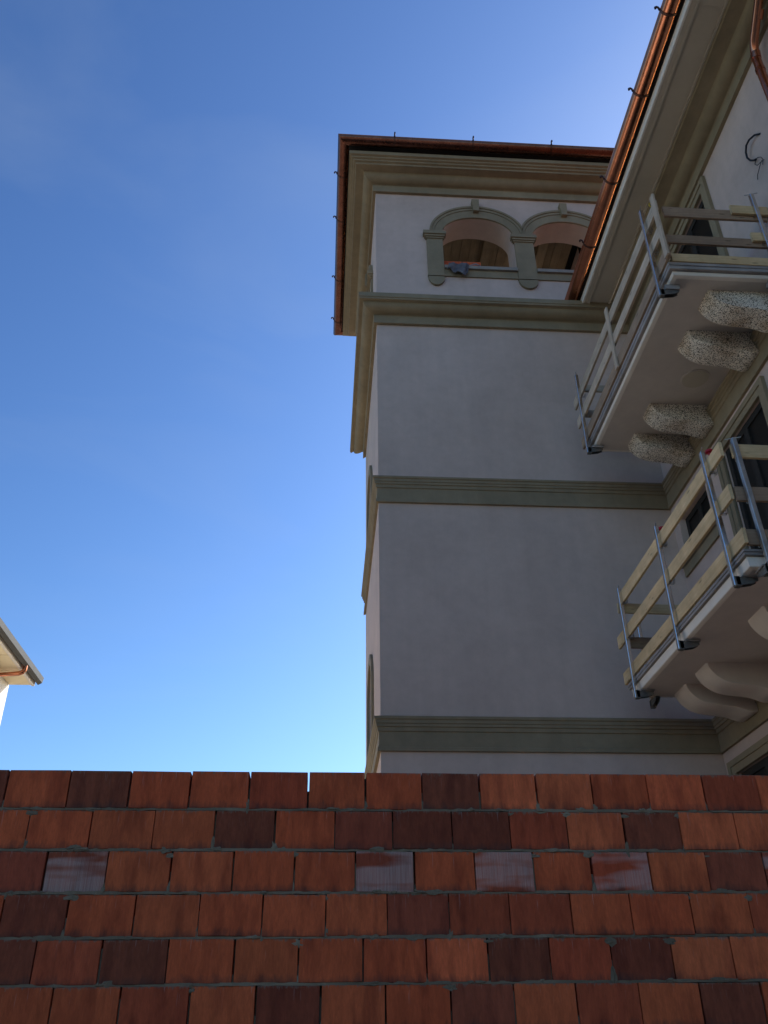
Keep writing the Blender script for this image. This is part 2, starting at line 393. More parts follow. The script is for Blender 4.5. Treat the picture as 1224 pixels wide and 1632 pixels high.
# loggia surrounds
def ellipse(c, zs, h, r, n=32, a0=180, a1=0): return arc(c, zs, h, r, a0, a1, n)
def ring(P, c, zs, h0, r0, h1, r1, proj, lo=-99, hi=99, n=32):
    mb = MB(); A = ellipse(c, zs, h0, r0, n); B = ellipse(c, zs, h1, r1, n)
    B = [(min(max(u, lo), hi), z) for u, z in B]
    for i in range(n):
        mb.prism([A[i], B[i], B[i+1], A[i+1]], P, 0.01, -proj)
    return mb
def surround(P, c, lo, hi, parent):
    s_ = ring(P, c, 13.05, 0.588, 0.412, 0.72, 0.575, 0.030, lo, hi).build('archivolt', 'trim', parent, merge=True)
    ring(P, c, 13.05, 0.722, 0.577, 0.765, 0.625, 0.042, lo, hi).build('moulding', 'trim', s_, merge=True)
    ring(P, c, 13.05, 0.767, 0.627, 0.80, 0.668, 0.056, lo, hi).build('moulding', 'trim', s_, merge=True)
    MB().prism([(c-0.062, 13.845), (c-0.048, 13.565), (c+0.048, 13.565), (c+0.062, 13.845)], P, 0.01, -0.095).build('keystone', 'trim', parent)
def pilaster(P, u0, u1, parent):
    MB().prism([(u0, 12.07), (u1, 12.07), (u1, 12.895), (u0, 12.895)], P, 0.01, -0.040).build('pilaster', 'trim', parent)
    cp = MB()
    for e, za, zb in ((0.018, 12.895, 12.925), (0.036, 12.925, 12.965), (0.056, 12.965, 13.035)):
        cp.prism([(u0-e, za), (u1+e, za), (u1+e, zb), (u0-e, zb)], P, 0.01, -0.04-e)
    cp.build('capital', 'trim', parent)
    ft = MB(); c = (u0+u1)/2; h = (u1-u0)/2
    ft.prism([(u0-0.008, 12.045), (u1+0.008, 12.045), (u1+0.008, 12.067), (u0-0.008, 12.067)], P, 0.01, -0.05)
    ft.prism(arc(c, 12.035, h, 0.18, 180, 360, 16), P, 0.01, -0.042); ft.build('pilaster_foot', 'trim', parent)
surround(FRONT, 2.3125, -99, 3.058, tower); surround(FRONT, 3.8075, 3.063, 4.575, tower)
pilaster(FRONT, 1.462, 1.722, tower); pilaster(FRONT, 2.905, 3.215, tower)
surround(LEFT, 11.53, -99, 99, tower); pilaster(LEFT, 10.68, 10.935, tower); pilaster(LEFT, 12.125, 12.38, tower)
for P, u0, u1 in ((FRONT, 1.727, 2.90), (FRONT, 3.22, 4.57), (LEFT, 10.94, 12.12)):
    MB().prism([(u0, 12.07), (u1, 12.07), (u1, 12.215), (u0, 12.215)], P, 0.01, -0.024).build('sill_panel', 'trim', tower)
    MB().prism([(u0, 12.218), (u1, 12.218), (u1, 12.282), (u0, 12.282)], P, 0.40, -0.062).build('sill', 'sill', tower)
# arched windows on the side face
for Wd in (W1, W2):
    c = (Wd['u0']+Wd['u1'])/2; h = (Wd['u1']-Wd['u0'])/2
    wd = empty('window', (XL, c, Wd['z0']), parent=tower)
    MB().prism([(Wd['u0']-0.02, Wd['z0']), (Wd['u1']+0.02, Wd['z0'])]+arc(c, Wd['zs'], h+0.02, 0.5, 0, 180, 20), LEFT, 0.19, 0.215).build('pane', 'glass', wd)
    fr = ring(LEFT, c, Wd['zs'], h+0.003, 0.483, h+0.15, 0.63, 0.035)
    for a, bb in ((Wd['u0']-0.15, Wd['u0']-0.003), (Wd['u1']+0.003, Wd['u1']+0.15)):
        fr.prism([(a, Wd['z0']+0.0), (bb, Wd['z0']), (bb, Wd['zs']), (a, Wd['zs'])], LEFT, 0.01, -0.035)
    fr.build('frame', 'trim', wd, merge=True)
    MB().prism([(c-0.02, Wd['z0']), (c+0.02, Wd['z0']), (c+0.02, Wd['zs']+0.44), (c-0.02, Wd['zs']+0.44)], LEFT, 0.15, 0.185).build('mullion', 'door_frame', wd)
# roof and gutter
rf = MB(); e = 0.56
base = [(XL-e, YF-e, 14.60), (XR+e, YF-e, 14.60), (XR+e, YB+e, 14.60), (XL-e, YB+e, 14.60)]
rf.add(base + [(1.9, 11.53, 15.9), (3.3, 11.53, 15.9)], [(0, 1, 5, 4), (1, 2, 5), (2, 3, 4, 5), (3, 0, 4)])
rf.build('roof', 'rooftile', tower)
MB().add([(x, y, 14.575) for x, y, z in base] + [(x, y, 14.597) for x, y, z in base], [(3, 2, 1, 0), (0, 1, 5, 4), (1, 2, 6, 5), (2, 3, 7, 6), (3, 0, 4, 7)]).build('eave_shade_sheet', 'dark', tower)  # dark sheet: the black shade behind the gutter is put into its colour
def gutter_prof(c, z, r, t=0.006):
    o = arc(c, z, r, r*0.98, 180, 360, 16); i = arc(c, z, r-t, r*0.98-t, 360, 180, 16)
    bead = [(c+r+0.008*math.cos(R(a))-0.002, z+0.003+0.008*math.sin(R(a))) for a in (-60, 0, 60, 120, 180)]
    return o[:-1] + bead + i
gt = MB().sweep(LOOP, gutter_prof(0.556, 14.615, 0.094), closed_path=True).build('gutter', 'copper_shaded', tower, smooth=True)
def bracket(P0, out, parent, r=0.098):               # strap round the gutter with a curled hook over the rim
    out = Vector(out); side = Vector((-out.y, out.x, 0)); mb = MB(); P0 = Vector(P0)
    A = arc(0, 0, r, r*0.98, 180, 372, 18); wv = side*0.014
    for i in range(18):
        p, q_ = A[i], A[i+1]
        f = lambda t, s: P0 + out*t[0]*s + Vector((0, 0, t[1]*s))
        mb.add([f(p, 1)-wv, f(q_, 1)-wv, f(q_, 1)+wv, f(p, 1)+wv, f(p, .95)-wv, f(q_, .95)-wv, f(q_, .95)+wv, f(p, .95)+wv], [(0, 1, 2, 3), (0, 4, 5, 1), (2, 6, 7, 3)])
    hook = [P0+out*(r+0.002)+Vector((0, 0, 0.0)), P0+out*(r+0.010)+Vector((0, 0, 0.045)), P0+out*(r+0.028)+Vector((0, 0, 0.058)), P0+out*(r+0.046)+Vector((0, 0, 0.046)), P0+out*(r+0.046)+Vector((0, 0, 0.022))]
    mb.tube(hook, 0.0125, 8)
    return mb.build('gutter_bracket', 'copper_dark', parent)
for x in (0.926, 2.243, 3.572): bracket((x, YF-0.556, 14.615), (0, -1, 0), gt, 0.100)
for y in (9.93, 10.88, 12.33, 13.48): bracket((XL-0.556, y, 14.615), (-1, 0, 0), gt, 0.100)

# ------------------------------------------------------------------ wing
wing = empty('villa_wing', (6.5, 3.4, 0), 'off-white villa wing with copper-guttered eaves and two balconies on corbels', 'building')
DU = dict(u0=7.03, u1=8.17, z0=8.43, zs=10.79); DL = dict(u0=7.08, u1=8.125, z0=5.12, zs=7.575)
WF = dict(u0=8.72, u1=9.62, z0=6.92, zs=7.56); GF = dict(u0=8.30, u1=9.515, z0=0.15, zs=4.215)
wb = MB().panel(WING, -3, YF+0.15, 0, 11.4, [DU, DL, WF, GF], 0.24, True)
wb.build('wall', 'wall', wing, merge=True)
bx = MB(); bx.add([(XR+0.24, -3, 0), (9.5, -3, 0), (9.5, YF+.14, 0), (XR-0.05, YF+.14, 0), (XR+0.24, -3, 11.4), (9.5, -3, 11.4), (9.5, YF+.14, 11.4), (XR-0.05, YF+.14, 11.4)], [(0, 1, 5, 4), (1, 2, 6, 5), (2, 3, 7, 6)])
bx.build('rear_wall', 'wall', wing)
for z in (0.05, 4.55, 7.9, 11.3): MB().box(XR+0.25, 9.4, -2.9, YF-0.1, z, z+0.1).build('floor_slab', 'dark', wing)
MB().box(6.6, 6.7, -2.9, YF-0.1, 0.2, 11.2).build('partition', 'dark', wing)
def opening(Wd, name, frame=True, sill=None, leaf=0.03):
    c = (Wd['u0']+Wd['u1'])/2; wd = empty(name, (XR, c, Wd['z0']), parent=wing)
    if frame:
        f = MB(); a = 0.145
        prof = [(Wd['u0'], Wd['u0']-a), (Wd['u1'], Wd['u1']+a)]
        for ui, uo in prof:
            lo, hi = min(ui, uo), max(ui, uo); g1 = 0.003 if ui > uo else -0.003
            f.prism([(lo, Wd['z0']), (hi, Wd['z0']), (hi, Wd['zs']+a), (lo, Wd['zs']+a)], WING, 0.01, -0.03)
            mid = (ui*0.45+uo*0.55)
            lo2, hi2 = min(mid, uo), max(mid, uo)
            f.prism([(lo2, Wd['z0']), (hi2, Wd['z0']), (hi2, Wd['zs']+a), (lo2, Wd['zs']+a)], WING, -0.031, -0.045)
        f.prism([(Wd['u0']+.001, Wd['zs']), (Wd['u1']-.001, Wd['zs']), (Wd['u1']-.001, Wd['zs']+a-.001), (Wd['u0']+.001, Wd['zs']+a-.001)], WING, 0.01, -0.0295)
        f.prism([(Wd['u0']-0.079, Wd['zs']+a*0.56), (Wd['u1']+0.079, Wd['zs']+a*0.56), (Wd['u1']+0.079, Wd['zs']+a-.001), (Wd['u0']-0.079, Wd['zs']+a-.001)], WING, -0.0305, -0.0445)
        f.build('frame', 'trim', wd)
    if leaf:
        d = MB(); u0, u1, z0, zs = Wd['u0'], Wd['u1'], Wd['z0'], Wd['zs']
        for a, bb in ((u0+.005, u0+.075), (c-.05, c+.05), (u1-.075, u1-.005)): d.prism([(a, z0+.005), (bb, z0+.005), (bb, zs-.005), (a, zs-.005)], WING, leaf+.0, leaf+.05)
        for a, bb in ((z0+.005, z0+.10), (zs-.08, zs-.005)): d.prism([(u0+.01, a), (u1-.01, a), (u1-.01, bb), (u0+.01, bb)], WING, leaf+.002, leaf+.048)
        d.build('casement', 'door_frame', wd)
        MB().prism([(u0+.02, z0+.02), (u1-.02, z0+.02), (u1-.02, zs-.02), (u0+.02, zs-.02)], WING, leaf+.02, leaf+.026).build('pane', 'glass', wd)
    if sill:
        MB().prism([(Wd['u0']-0.12, Wd['z0']-0.045), (Wd['u1']+0.10, Wd['z0']-0.045), (Wd['u1']+0.10, Wd['z0']-0.003), (Wd['u0']-0.12, Wd['z0']-0.003)], WING, 0.01, -0.07).build('sill', 'sill', wd)
        MB().prism([(Wd['u0']-0.10, Wd['z0']-0.175), (Wd['u1']+0.09, Wd['z0']-0.175), (Wd['u1']+0.09, Wd['z0']-0.047), (Wd['u0']-0.10, Wd['z0']-0.047)], WING, 0.01, -0.03).build('apron', 'trim', wd)
    return wd
opening(DU, 'balcony_door'); opening(DL, 'balcony_door'); opening(WF, 'window', frame=False, sill=True, leaf=0.09); opening(GF, 'doorway')
# eaves
cw = [(-0.03, 10.99), (0.05, 10.99), (0.05, 11.14), (0.062, 11.147)] + cove(0.062, 11.15, 0.215, 11.255) + [(0.228, 11.262), (0.385, 11.262), (0.387, 11.325), (-0.03, 11.40)]
MB().sweep(PATH, cw, [0]).build('cornice', 'trim', wing, smooth=True)
for zt in (8.215, 4.912): MB().sweep(PATH, band(zt), [0]).build('string_course', 'trim', wing)
so = MB().box(XR-0.80, XR-0.375, -3, YF-0.004, 11.352, 11.372).build('soffit', 'soffit', wing)
for a, bb, nm in ((0.388, 0.412, 'batten'), (0.700, 0.785, 'batten')):
    MB().box(XR-bb, XR-a, -3, YF-0.006, 11.330, 11.3515, 0.003).build(nm, 'soffit', so)
MB().box(XR-0.735, XR-0.70, -3, YF-0.006, 11.322, 11.3295, 0.002).build('batten', 'soffit', so)
for y in (4.93, 1.0): MB().box(XR-0.699, XR-0.413, y, y+0.10, 11.332, 11.3515, 0.003).build('cross_batten', 'soffit', so)
MB().box(XR-0.815, XR-0.786, -3, YF-0.005, 11.325, 11.455, 0.004).build('fascia', 'slab_edge', wing)
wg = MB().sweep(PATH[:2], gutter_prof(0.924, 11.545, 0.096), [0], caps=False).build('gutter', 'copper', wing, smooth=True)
for y in (2.6, 3.9, 5.22, 6.20, 7.46, 8.55): bracket((XR-0.924, y, 11.545), (-1, 0, 0), wg, 0.102)
rf = MB(); rf.add([(XR-0.86, -3.2, 11.545), (XR-0.86, YF-.003, 11.545), (9.9, YF-.003, 14.0), (9.9, -3.2, 14.0), (XR-0.86, -3.2, 11.65), (XR-0.86, YF-.003, 11.65), (9.9, YF-.003, 14.12), (9.9, -3.2, 14.12)], [(3, 2, 1, 0), (4, 5, 6, 7), (0, 1, 5, 4), (1, 2, 6, 5), (2, 3, 7, 6), (3, 0, 4, 7)])
rf.build('roof', 'rooftile', wing)
MB().box(XR-0.90, XR-0.2, -3.1, YF-.004, 11.528, 11.540).build('eave_shade_sheet', 'dark', wing)  # dark sheet painting the shade in the gap between gutter and fascia
# downpipe
dp = MB().tube([(4.32, 4.42, 11.36), (4.36, 4.52, 11.29), (4.40, 4.66, 11.22), (4.452, 5.13, 10.905), (4.465, 5.185, 10.86), (4.474, 5.22, 10.80), (4.48, 5.238, 10.72), (4.48, 5.245, 10.4), (4.48, 5.245, 9.0), (4.48, 5.245, 5.0), (4.48, 5.245, 0.0)], 0.046, 16).build('downpipe', 'copper', wing, smooth=True)
for p, q_ in (((4.448, 4.90, 11.065), (4.453, 4.98, 11.01)), ((4.478, 5.218, 10.80), (4.48, 5.238, 10.72)), ((4.48, 5.245, 10.55), (4.48, 5.245, 10.50))):
    MB().tube([p, q_], 0.052, 16).build('collar', 'copper', dp, smooth=True)
# conduit loop with loose wires
loop = [(4.585, 5.705, 10.10), (4.55, 5.765, 10.155), (4.53, 5.84, 10.18), (4.525, 5.91, 10.175), (4.53, 5.96, 10.12), (4.535, 5.975, 10.05), (4.545, 5.955, 9.98), (4.555, 5.91, 9.92), (4.56, 5.88, 9.90)]
cond = MB().tube(loop, 0.0115, 10).build('conduit', 'black_pl', wing, smooth=True)
tag(cond, 'black conduit loop with loose wires on the wall')
for pts in ([(4.56, 5.88, 9.90), (4.545, 5.83, 9.86), (4.545, 5.78, 9.80), (4.55, 5.77, 9.75), (4.55, 5.80, 9.70)], [(4.56, 5.88, 9.90), (4.54, 5.90, 9.84), (4.54, 5.87, 9.78), (4.55, 5.81, 9.76), (4.555, 5.76, 9.73)], [(4.55, 5.79, 9.76), (4.545, 5.85, 9.73), (4.55, 5.93, 9.70), (4.555, 5.96, 9.66)]):
    MB().tube(pts, 0.004, 6).build('wire', 'black_pl', cond)

# balconies
def balcony(zs, ztop, ex, mat_corbel, cor_y, label):
    y0, y1 = 6.12, 9.12
    slab = MB().box(ex+0.002, XR+0.02, y0+0.002, y1-0.002, zs, ztop-0.002).build('balcony', 'slab', wing, origin=(XR, (y0+y1)/2, zs))
    tag(slab, label)
    path = [(XR+.01, y0), (ex, y0), (ex, y1), (XR+.01, y1)]
    path = [(XR+.01, y0), (ex, y0), (ex, y1), (XR+.01, y1)]
    prof = [(-0.02, zs-0.001), (-0.002, zs+0.0), (0.025, zs+0.006), (0.030, zs+0.014), (0.036, ztop-0.014), (0.036, ztop-0.004), (-0.02, ztop-0.004)]
    MB().sweep(path, prof).build('edge_moulding', 'slab_edge', slab)
    pr2 = [(-0.05, ztop), (0.070, ztop), (0.074, ztop+0.004), (0.074, ztop+0.040), (0.066, ztop+0.044), (0.066, ztop+0.048), (0.078, ztop+0.050), (0.078, ztop+0.085), (-0.05, ztop+0.085)]
    sc_ = 0.62 if zs < 6 else 1.0
    pr2 = [(p*(0.85 if zs < 6 else 1.0), ztop+(z-ztop)*sc_) for p, z in pr2]
    MB().sweep(path, pr2, [1]).build('formwork_edge', 'grey_y', slab)
    for sg in (0, 2): MB().sweep(path, pr2, [sg]).build('formwork_edge', 'grey_x', slab)
    MB().box(ex+0.06, XR+0.01, y0+0.06, y1-0.06, ztop, ztop+0.075*sc_).build('deck', 'mortar', slab)
    for i, (ya, yb) in enumerate(cor_y):
        xf = 3.825
        # scrolled bracket: round nose, belly, then a drop at the wall
        pr = [(XR+.02, zs+0.001), (xf, zs+0.001)]
        pr += [(xf+a, zs+d) for a, d in ((.006, -.022), (.022, -.058), (.05, -.102), (.085, -.142), (.13, -.177), (.18, -.202), (.24, -.219), (.31, -.230), (.40, -.237), (.48, -.245), (.54, -.258), (.59, -.277), (.63, -.293), (.67, -.302), (.71, -.300), (.74, -.288))]
        pr += [(XR+.02, zs-0.28)]
        cm = MB(); nn = len(pr); ch = 0.012
        for yy, sh in ((ya, 1), (ya+ch, 0), (yb-ch, 0), (yb, 1)):
            cx = sum(p[0] for p in pr)/nn; cz = zs-0.1
            cm.v += [Vector((p[0]+(ch if sh and p[0] < XR else 0)*(1 if p[0] < xf+0.02 else 0), yy, p[1]+(ch*0.7 if sh and p[1] < zs-0.01 else 0))) for p in pr]
        for r_ in range(3):
            cm.f += [(r_*nn+j, (r_+1)*nn+j, (r_+1)*nn+(j+1) % nn, r_*nn+(j+1) % nn) for j in range(nn)]
        cm.f += [tuple(range(nn-1, -1, -1)), tuple(3*nn+j for j in range(nn))]
        cm.build('corbel', mat_corbel, slab, smooth=True)
    return slab
UBS = balcony(8.27, 8.318, 3.432, 'granite', [(6.27, 6.555), (6.86, 7.17), (8.125, 8.41), (8.73, 9.03)], 'upper balcony slab on four speckled stone corbels')
LBS = balcony(4.935, 5.03, 3.437, 'corbel_plain', [(6.20, 6.50), (6.79, 7.12), (8.115, 8.435), (8.715, 9.05)], 'lower balcony slab on smooth plastered corbels')
MB().tube([(4.21, 7.65, 8.262), (4.21, 7.65, 8.2695)], 0.165, 40).build('lamp_recess_ring', 'slab', UBS, smooth=True)
MB().tube([(4.21, 7.65, 8.258), (4.21, 7.65, 8.2615)], 0.15, 40).build('lamp_cover', 'soffit', UBS, smooth=True)

# ------------------------------------------------------------------ neighbouring house
hs = empty('house', (-8.6, 8.0, 0), 'sunlit white house with cream boarded eaves at the left edge', 'house')
hx, hy, hz = -5.119, 14.0, 6.77                     # wall corner under the eaves
HW = lambda u, z, d: (hx-d, u, z)
MB().box(-12.0, hx, 2.0, hy, 0, hz+0.02).build('wall', 'house', hs)
so = MB().box(-12.4, hx+0.36, 1.5, hy-0.002, hz+0.03, hz+0.06).build('soffit', 'house_soffit', hs)
y = hy-0.02
while y > 2: MB().box(hx+0.005, hx+0.355, y-0.62, y-0.006, hz+0.012, hz+0.0295, 0.004).build('soffit_board', 'house_soffit', so); y -= 0.632
MB().box(hx+0.361, hx+0.405, 1.5, hy+0.004, hz+0.005, hz+0.085).build('fascia', 'slab_edge', hs)
hg = MB().sweep([(hx+0.40, hy+0.02), (hx+0.40, 1.5)], [(0.008, hz+0.075), (0.05, hz+0.03), (0.11, hz+0.065), (0.125, hz+0.15), (0.115, hz+0.152), (0.10, hz+0.075), (0.05, hz+0.045), (0.012, hz+0.09)]).build('gutter', 'bronze', hs)
rf = MB(); rf.add([(hx+0.46, 1.4, hz+0.10), (hx+0.46, hy+0.03, hz+0.10), (-12.5, hy+0.03, hz+3.2), (-12.5, 1.4, hz+3.2), (hx+0.46, 1.4, hz+0.17), (hx+0.46, hy+0.03, hz+0.17), (-12.5, hy+0.03, hz+3.3), (-12.5, 1.4, hz+3.3)], [(3, 2, 1, 0), (4, 5, 6, 7), (0, 1, 5, 4), (1, 2, 6, 5), (2, 3, 7, 6), (3, 0, 4, 7)])
rf.build('roof', 'bronze', hs)
MB().tube([(hx+0.46, 13.25, hz+0.06), (hx+0.46, 13.25, hz-0.005), (hx+0.435, 13.25, hz-0.05), (hx+0.38, 13.25, hz-0.07), (hx+0.06, 13.25, hz-0.10), (hx+0.045, 13.25, hz-0.2), (hx+0.045, 13.25, 0)], 0.036, 12).build('downpipe', 'copper', hs, smooth=True)

# ------------------------------------------------------------------ brick wall
WY, WH = 4.55, 0.1929
wallE = empty('brick_wall', (0.4, WY, 0), 'unfinished red hollow-brick wall across the foreground', 'wall')
O, Bq, Md, Dk, Dp = (0.53, 0.105, 0.038), (0.65, 0.135, 0.050), (0.40, 0.074, 0.031), (0.235, 0.056, 0.028), (0.31, 0.068, 0.034)
ROWS = [
 ([-1.568, -1.263, -0.962, -0.664, -0.37, -0.072, 0.22, 0.507, 0.803, 1.1, 1.393, 1.685, 1.983, 2.277], 'DoDooMooDBBoBMB'),
 ([-1.426, -1.127, -0.823, -0.525, -0.23, 0.064, 0.354, 0.652, 0.944, 1.236, 1.53, 1.823, 2.115], 'ooooDoPDDMBDBB'),
 ([-1.308, -1.018, -0.719, -0.421, -0.126, 0.168, 0.458, 0.754, 1.047, 1.339, 1.633, 1.923, 2.217], 'PWooooWoVoVoPW'),
 ([-1.468, -1.172, -0.865, -0.563, -0.268, 0.032, 0.322, 0.619, 0.911, 1.209, 1.505, 1.803, 2.097], 'oDoooooPMMooom'),
 ([-1.287, -0.988, -0.687, -0.388, -0.09, 0.206, 0.502, 0.794, 1.086, 1.38, 1.672, 1.968], 'DMDooooBDMDBB'),
 ([-1.175, -0.88, -0.573, -0.276, 0.015, 0.31, 0.609, 0.901, 1.19, 1.486, 1.775, 2.07], 'ooMoDooPoMoDo'),
 ([-1.30, -1.0, -0.70, -0.41, -0.12, 0.18, 0.47, 0.77, 1.06, 1.35, 1.65, 1.94, 2.23], 'oMooDooMBoDooo')]
CM = dict(o=O, B=Bq, M=Md, m=Md, D=Dk, P=Dp, W=Dp, V=Md)
def brick_mesh(seed):
    rr = random.Random(seed); bm = bmesh.new(); bmesh.ops.create_cube(bm, size=1)
    for q in bm.verts: q.co = Vector((q.co.x, q.co.y*0.175, q.co.z*0.183))
    # chamfer small so edges catch light; jitter the corners: fired clay is never square
    for q in bm.verts: q.co.z *= 1 + rr.uniform(-0.008, 0.006)
    bmesh.ops.bevel(bm, geom=list(bm.edges), offset=0.0035, segments=1, affect='EDGES')
    for q in bm.verts: q.co += Vector((rr.uniform(-.004, .004), rr.uniform(-.0012, .0012), rr.uniform(-.0015, .0015)))
    me = bpy.data.meshes.new('brick'); bm.to_mesh(me); bm.free(); return me
BM = []
for s_ in range(10):
    a = brick_mesh(s_); a.materials.append(M['brick']); c_ = brick_mesh(s_+20); c_.materials.append(M['brick_lime']); BM.append((a, c_))
def place_brick(xa, xb, zc, code, parent=wallE):
    gap = rnd.choice((0.004, 0.005, 0.007, 0.009, 0.011))
    wd = xb-xa-gap
    me = BM[rnd.randrange(10)][1 if code in 'WV' else 0]
    o = link('brick', me, (((xa+xb)/2)+rnd.uniform(-.0015, .0015), WY+0.0875+rnd.uniform(-.004, .004), zc+rnd.uniform(-.0022, .0022)), parent)
    o.scale = (wd, 1, 1); o.rotation_euler = (rnd.uniform(-.006, .006), rnd.uniform(-.006, .006), rnd.uniform(-.006, .006))
    c0 = CM[code]; k = rnd.uniform(0.88, 1.1); h = rnd.uniform(0.92, 1.08)
    o.color = (c0[0]*k, c0[1]*k*h, c0[2]*k*h, 1)
    return o
ztop = 2.842; XA, XB = -3.2, 4.1
joints = []
for r_, (js, codes) in enumerate(ROWS):
    js = list(js); codes = list(codes)
    while js[0] > XA: js.insert(0, js[0]-rnd.uniform(.292, .300)); codes.insert(0, rnd.choice('ooooMDPB'))
    while js[-1] < XB: js.append(js[-1]+rnd.uniform(.290, .298)); codes.append(rnd.choice('ooBBMDP'))
    zc = ztop - WH*r_ - 0.0935
    for i in range(len(js)-1):
        place_brick(js[i], js[i+1], zc, codes[i+1])
    joints.append(js)
# lower courses, below the picture
low = MB(); z = ztop-WH*7
while z > 0:
    js = [XA+0.15*(int(z*10) % 2)+0.296*i for i in range(26)]
    for a, c_ in zip(js, js[1:]): low.box(a+.003, c_-.003, WY, WY+0.175, max(0, z-0.183), z)
    z -= WH
lo_ = low.build('lower_courses', plaster('clay_plain', (0.40, 0.11, 0.05), 0.3), wallE); lo_['kind'] = 'stuff'
# mortar beds with squeezed-out lumps, fill in the upright joints
def blob(mb, c, sx, sy, sz, seed):
    bm = bmesh.new(); bmesh.ops.create_icosphere(bm, subdivisions=2, radius=1)
    for q in bm.verts:
        p = q.co*1.6+Vector((seed*3.1, seed*1.7, 0)); d = 1+0.85*noise.noise(p)+0.5*noise.noise(p*2.7)
        q.co = Vector((c[0]+q.co.x*sx*d, c[1]+q.co.y*sy*d, c[2]+q.co.z*sz*d))
    bm.verts.index_update(); mb.add([q.co.copy() for q in bm.verts], [[q.index for q in f.verts] for f in bm.faces]); bm.free()
for r_ in range(0, 8):
    z1 = ztop - WH*(r_+1) + 0.0065 + (WH-0.0-0.1929); mb = MB(); N = 240
    for i in range(N):
        xa = XA-0.1+(XB-XA+0.3)*i/N; xb = XA-0.1+(XB-XA+0.3)*(i+1)/N
        def edge(x): return WY+0.0025+0.007*noise.noise(Vector((x*9, r_*5.3, 0)))+0.006*noise.noise(Vector((x*31, r_*2.3, 1)))
        def hgt(x): return 0.0062+0.006*abs(noise.noise(Vector((x*14, r_*3.1, 4))))
        ha, hb = hgt(xa), hgt(xb); ea, eb = edge(xa), edge(xb)
        mb.add([(xa, ea, z1-ha), (xb, eb, z1-hb), (xb, eb, z1+hb*.8), (xa, ea, z1+ha*.8), (xa, WY+.17, z1-ha), (xb, WY+.17, z1-hb), (xb, WY+.17, z1+hb*.8), (xa, WY+.17, z1+ha*.8)], [(0, 1, 2, 3), (0, 4, 5, 1), (3, 2, 6, 7)])
    for k in range(22):
        x = rnd.uniform(XA, XB)
        blob(mb, (x, WY+0.002, z1-rnd.uniform(-.004, .006)), rnd.uniform(.012, .05), rnd.uniform(.004, .009), rnd.uniform(.006, .013), rnd.uniform(0, 50))
    if r_ < 7:
        for j in joints[r_]:
            if rnd.random() < 0.42:                 # lump at the foot of an upright joint
                blob(mb, (j+rnd.uniform(-.006, .006), WY+0.004, z1+rnd.uniform(.006, .02)), rnd.uniform(.005, .016), .005, rnd.uniform(.012, .035), rnd.uniform(0, 50))
            if r_ > 0 and rnd.random() < 0.38:
                blob(mb, (j+rnd.uniform(-.008, .008), WY+0.003, z1+WH-0.018-rnd.uniform(0, .012)), rnd.uniform(.012, .040), .005, rnd.uniform(.006, .016), rnd.uniform(0, 50))
            if r_ == 0 and abs(j+0.072) < 0.01: mb.box(j-0.006, j+0.006, WY+0.05, WY+0.15, z1, z1+0.10)
            else:
                h0 = rnd.uniform(0.2, 1.0)*0.17 if r_ > 0 else rnd.uniform(0.03, 0.12)
                mb.box(j-0.006, j+0.006, WY+rnd.uniform(.010, .03), WY+0.06, z1, z1+h0)
                mb.box(j-0.0065, j+0.0065, WY+0.061, WY+0.15, z1, z1+(0.186 if r_ > 0 else 0.168))
    mb.build('mortar_bed', 'mortar', wallE, recalc=False)

# ------------------------------------------------------------------ site guard rails: boards
def board(name, mat, x0, x1, y0, y1, z0, z1, label, group, warp=0.006, tilt=0.0):
    mb = MB(); ax = 0 if (x1-x0) > (y1-y0) and (x1-x0) > (z1-z0) else (1 if (y1-y0) > (z1-z0) else 2)
    lo, hi = ((x0, x1), (y0, y1), (z0, z1))[ax]; n = 10; c = 0.003; ph = rnd.uniform(0, 6); rings = []
    o_ = [(a, b_) for i, (a, b_) in enumerate(((x0, x1), (y0, y1), (z0, z1))) if i != ax]
    (a0, a1), (b0, b1) = o_
    for i in range(n+1):
        t = i/n; s = lo+(hi-lo)*t
        wa = warp*0.5*(math.sin(ph+3*t)-math.sin(ph)); wb_ = warp*(math.sin(ph*1.7+2.4*t)-math.sin(ph*1.7)) + tilt*(t-0.5)
        if ax == 2: wb_ *= 0.3
        oct_ = [(a0+c, b0), (a1-c, b0), (a1, b0+c), (a1, b1-c), (a1-c, b1), (a0+c, b1), (a0, b1-c), (a0, b0+c)]
        ring_ = []
        for a, b_ in oct_:
            p = [a+wa*0.4, b_+wb_]; p.insert(ax, s); ring_.append(tuple(p))
        rings.append(ring_)
    vs = [p for r_ in rings for p in r_]; fs = [(i*8+j, i*8+(j+1) % 8, (i+1)*8+(j+1) % 8, (i+1)*8+j) for i in range(n) for j in range(8)]
    fs += [tuple(range(7, -1, -1)), tuple(n*8+j for j in range(8))]
    mb.add(vs, fs); return tag(mb.build(name, mat, smooth=False), label, 'board', group)
GU, GL = 'boards of the upper balcony guard rail', 'boards of the lower balcony guard rail'
XU, XW = 3.330, 3.372                                # outer faces of the long boards
board('guard_board', 'old_y', XU, XU+.03, 5.97, 9.36, 9.105, 9.255, 'grey weathered top board along the front of the upper balcony', GU)
board('guard_board', 'old_y', XU, XU+.03, 5.99, 9.34, 8.770, 8.915, 'grey weathered middle board along the front of the upper balcony', GU)
board('guard_board', 'brown_y', XU+.002, XU+.032, 5.96, 9.30, 8.410, 8.560, 'brown toe board along the front edge of the upper balcony', GU)
board('guard_board', 'brown_x', 3.44, 4.56, 6.030, 6.060, 9.090, 9.235, 'brown top board across the near end of the upper balcony', GU)
board('guard_board', 'new_x', 4.17, 4.57, 5.995, 6.027, 9.145, 9.270, 'short pale board lapped onto the top near-end board of the upper balcony', GU)
